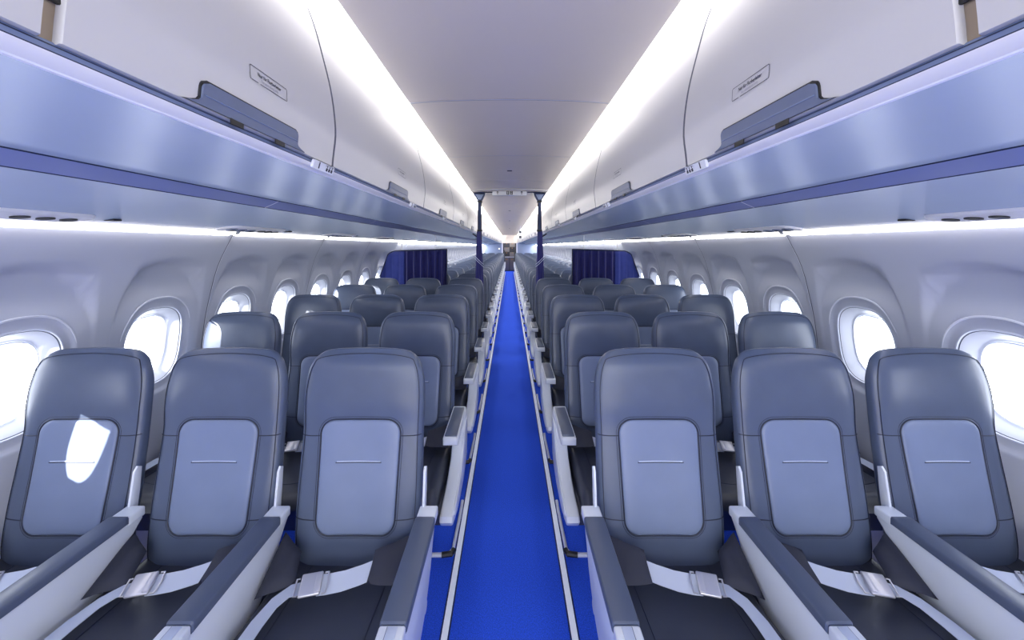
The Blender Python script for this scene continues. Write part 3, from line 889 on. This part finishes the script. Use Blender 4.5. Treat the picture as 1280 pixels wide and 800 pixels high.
for s in (-1, 1):
    px = s * .378
    root = thing('curtain_post', 'dark post with a gathered blue striped curtain at the %s side of the aisle' % SIDE[s], 'curtain post', (px, 4.66, 0), 'aisle curtain posts')
    b = MB(); zt = CAM_Z + .675
    b.prism([(-.078, zt), (.078, zt), (.066, zt - .035), (.03, zt - .10), (-.03, zt - .10), (-.066, zt - .035)], 'y', -.03, .03, M['post'], .006, 2)
    b.prism([(-.05, zt - .02), (.05, zt - .02), (.016, zt - .085), (-.016, zt - .085)], 'y', -.034, -.029, M['rail'])
    b.build('bracket', root)
    b = MB(); b.tube([(0, 0, zt - .09), (s * .004, 0, 1.8), (s * .004, 0, 1.45)], [.024, .024, .026], M['post'], 12)
    for dx in (-.021, .021): b.tube([(dx, -.012, zt - .1), (dx, -.012, 1.62)], .0045, M['black'], 6)
    b.build('pole', root)
    b = MB()
    for z in (1.74, zt - .11): b.rbox(-.032, .032, -.032, .032, z - .012, z + .012, .006, M['black'], 2)
    b.tube([(0, 0, 1.64), (s * .09, 0, 1.70)], .009, M['black'], 6)
    b.build('clamp', root)
    b = MB(); rows = []
    for i in range(20):
        z = lerp(1.73, .61, i / 19); R = lerp(.030, .050, min(1, i / 12)); r = []
        for q in range(48):
            a = 2 * PI * q / 48
            rr = R * (1 + .10 * math.sin(9 * a + z * 3) + .05 * math.sin(5 * a + 2))
            r.append((rr * math.cos(a) + s * .006, rr * .8 * math.sin(a), z))
        rows.append(r)
    b.grid(rows, M['curtain'], closed=True, cap=True)
    c = b.build('gathered_curtain', root)
    b = MB()
    for z in (1.335, 1.365):
        pts = []
        for q in range(25):
            a = PI + PI * q / 24; R = .0515
            pts.append((R * math.cos(a) + s * .006, R * .86 * math.sin(a), z - s * math.cos(a) * .05 * -1))
        b.tube(pts, .0034, M['stripe'], 5)
    b.build('stripe', c)
    # side curtain
    root = thing('side_curtain', 'dark blue pleated curtain hanging over the %s seats beside the wall' % SIDE[s], 'curtain', (s * 1.2, DY, 0), 'side divider curtains')
    b = MB(); NXX = 150
    X0, X1 = .845, 1.740
    rows_b = []; rows_f = []
    def top_z(x):
        return interp([(.84, 1.497), (1.55, 1.478), (1.60, 1.458), (1.636, 1.43), (1.70, 1.25), (1.745, 1.13)], x)
    for i in range(14):
        v = i / 13; r = []
        for q in range(NXX + 1):
            x = lerp(X0, X1 - .15 * 0, q / NXX)
            z1 = top_z(x); z = lerp(z1 - .006, .93, v)
            xx = x
            amp = .020 if x < 1.42 else .006
            yy = amp * (math.sin(x * 68) + .35 * math.sin(x * 131 + 1)) * (.5 + .5 * min(1, v * 3))
            r.append((s * xx - s * 1.2, yy, z))
        rows_f.append(r)
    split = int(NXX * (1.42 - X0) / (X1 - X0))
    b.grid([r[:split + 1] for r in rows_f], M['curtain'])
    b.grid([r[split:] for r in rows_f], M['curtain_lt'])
    cc = b.build('cloth', root, angle=80)
    sol = cc.modifiers.new('thick', 'SOLIDIFY'); sol.thickness = .003
    b = MB(); b.tube([(s * (x - 1.2), 0, top_z(x) + .002) for x in (.84, 1.0, 1.2, 1.4, 1.54, 1.58, 1.61, 1.636, 1.66, 1.70, 1.745)], .008, M['darkrail'], 8)
    b.tube([(s * -.357, 0, 1.495), (s * -.357, 0, .93)], .007, M['darkrail'], 8)
    b.build('frame', root)
    for x in (1.0, 1.45):
        b = MB(); b.tube([(s * (x - 1.2), 0, top_z(x)), (s * (x - 1.2), 0, CAM_Z + (.15 if x < 1.2 else .10))], .004, M['lip'], 6)
        b.build('hanger', root)

# small ceiling items
for k, y in enumerate((3.35, 7.1, 9.9, 14.0)):
    b = MB(); b.rbox(-.022, .022, -.012, .012, -.004, .002, .0015, M['black'], 1)
    o = b.build('ceiling_vent', None, loc=(0, y, ceil_z(0) - .001)); tag(o, 'tiny dark slot in the ceiling centreline, %s from the front' % ordn(k), 'vent', 'ceiling slots')
sg = thing('exit_sign', 'small white hanging sign with two dark squares, right of the far ceiling', 'sign', (.36, 12.4, CAM_Z + .40))
b = MB(); b.rbox(-.055, .055, -.012, .012, -.14, .14, .008, M['placard']); b.tube([(0, 0, .14), (0, 0, .278)], .006, M['placard'], 6); b.build('plate', sg)
for zz in (-.085, .085):
    b = MB(); b.rbox(-.04, .04, -.016, -.010, zz - .04, zz + .04, .002, M['ink'], 1); b.build('dark_square', sg)

# ------------------------------------------------------------------ aft end
for s in (-1, 1):
    root = thing('cabin_partition', 'pale grey-blue partition closing the far end of the cabin %s of the aisle' % SIDE[s], 'partition', (s * 1.05, Y1 - .25, 0), 'aft partitions')
    b = MB(); pts = [(s * (x) - s * 1.05, z) for x, z in ((.40, .0), (1.74, 0), (1.80, .64), (1.79, 1.06), (1.74, 1.28), (1.68, 1.47), (1.60, 1.60), (.50, 1.72), (.40, 1.74))]
    b.prism(pts, 'y', -.03, .03, M['partition'], .006, 2); b.build('panel', root)
    b = MB(); b.rbox(*sorted((s * .40 - s * 1.05, s * .48 - s * 1.05)), -.05, .05, 0, 1.75, .01, M['wall'], 2); b.build('edge_post', root)
    b = MB(); rows = []
    for i in range(2):
        z = (1.30, .02)[i]; rows.append([(s * (.33 + .04 * math.sin(q * 1.4)) , q * .02, z) for q in range(16)])
    b.grid(rows, M['black']); o = b.build('galley_curtain', None, loc=(0, Y1 - .22, 0)); o.location = (0, Y1 - .22, 0)
    tag(o, 'short black curtain at the %s side of the galley entrance' % SIDE[s], 'curtain')
    for m_ in [o.modifiers.new('thick', 'SOLIDIFY')]: m_.thickness = .01
b = MB(); b.rbox(-.03, .03, -.008, .008, -.03, .03, .006, M['light'], 1)
o = b.build('wall_lamp', None, loc=(-.62, Y1 - .29, 1.40)); tag(o, 'tiny glowing white lamp on the far left partition', 'lamp')
root = thing('galley_unit', 'dark metal galley with cart bays and latches at the far end of the aisle', 'galley', (0, 23.0, 0))
b = MB(); b.box(-.42, .42, 0, .6, 0, 1.80, M['galley']); b.build('cabinet', root)
for i, (z0, z1) in enumerate(((1.50, 1.74), (1.20, 1.47), (.93, 1.17))):
    for j in range(2):
        x0 = -.34 + j * .345
        b = MB(); b.rbox(x0, x0 + .325, -.02, .005, z0, z1, .006, M['galley_metal'] if (i + j) % 2 else M['galley'], 1)
        d = b.build('compartment_door', root)
        b = MB(); b.rbox(x0 + .13, x0 + .19, -.035, -.018, z1 - .05, z1 - .02, .004, M['latch_amber'], 1); b.build('latch', d)
b = MB(); b.box(-.42, .42, -.05, .005, .86, .90, M['metal']); b.build('worktop', root)
for j in range(2):
    x0 = -.33 + j * .34
    b = MB(); b.rbox(x0, x0 + .31, -.03, .004, .05, .84, .01, M['galley_metal'], 1); d = b.build('service_cart', root)
    b = MB(); b.rbox(x0 + .1, x0 + .2, -.045, -.028, .70, .74, .004, M['latch_amber'], 1); b.build('latch', d)
b = MB(); b.box(-1.9, 1.9, 24.6, 24.66, -.02, 2.6, M['partition'])
b.box(-1.9, -.42, Y1, Y1 + .02, 0, 2.4, M['partition']); b.box(.42, 1.9, Y1, Y1 + .02, 0, 2.4, M['partition'])
struct(b.build('wall_back'))
b = MB(); b.box(-.46, -.43, Y1, 24.6, 0, 2.4, M['wall']); struct(b.build('wall_galley_left'))
b = MB(); b.box(.43, .46, Y1, 24.6, 0, 2.4, M['wall']); struct(b.build('wall_galley_right'))
b = MB(); b.box(-.5, .5, Y1 - .12, Y1 - .06, 1.74, 2.26, M['ceil']); struct(b.build('trim_5'))
b = MB(); b.box(-.42, .42, Y1 + .02, 23.0, 1.84, 1.88, M['light_wall']); tag(b.build('galley_light'), 'glowing white panel over the galley entrance', 'lamp')

# ------------------------------------------------------------------ world, lights, camera
w = bpy.data.worlds.new('World'); SC.world = w; w.use_nodes = True
bg = w.node_tree.nodes['Background']; bg.inputs[0].default_value = srgb(236, 243, 255); bg.inputs[1].default_value = 7.0
sun = bpy.data.lights.new('sun', 'SUN'); sun.energy = 14; sun.angle = math.radians(.6); sun.color = (1, .97, .93)
so = bpy.data.objects.new('sun', sun); COL.objects.link(so)
so.rotation_euler = Vector((.345, .47, -.155)).to_track_quat('-Z', 'Y').to_euler()
def area(loc, rot, sx, sy, e, col):
    l = bpy.data.lights.new('fill_light', 'AREA'); l.shape = 'RECTANGLE'; l.size = sx; l.size_y = sy; l.energy = e; l.color = col
    o = bpy.data.objects.new('fill_light', l); COL.objects.link(o); o.location = loc; o.rotation_euler = rot
area((0, -1.3, 1.6), (math.radians(80), 0, 0), 2.6, .9, 36, (.95, .97, 1.0))  # unseen fill added behind the camera to brighten the seat fronts
area((0, -1.3, .5), (math.radians(125), 0, 0), 2.4, .6, 20, (1.0, .96, .92))  # added low fill, aimed up to brighten ceiling and bin undersides

cam = bpy.data.cameras.new('camera'); co = bpy.data.objects.new('camera', cam); COL.objects.link(co)
co.location = (0, 0, CAM_Z); co.rotation_euler = (PI / 2, 0, 0)
cam.sensor_width = 36; cam.lens = F / 1280 * 36; cam.clip_start = .02; cam.clip_end = 100
cam.shift_x = 3 / 1280; cam.shift_y = -92 / 1280
SC.camera = co
SC.view_settings.view_transform = 'Standard'; SC.view_settings.look = 'None'; SC.view_settings.exposure = .16; SC.view_settings.gamma = 1.02
SC.cycles.max_bounces = 8; SC.cycles.diffuse_bounces = 5; SC.cycles.glossy_bounces = 3; SC.cycles.transparent_max_bounces = 12
SC.cycles.caustics_reflective = False; SC.cycles.sample_clamp_indirect = 6
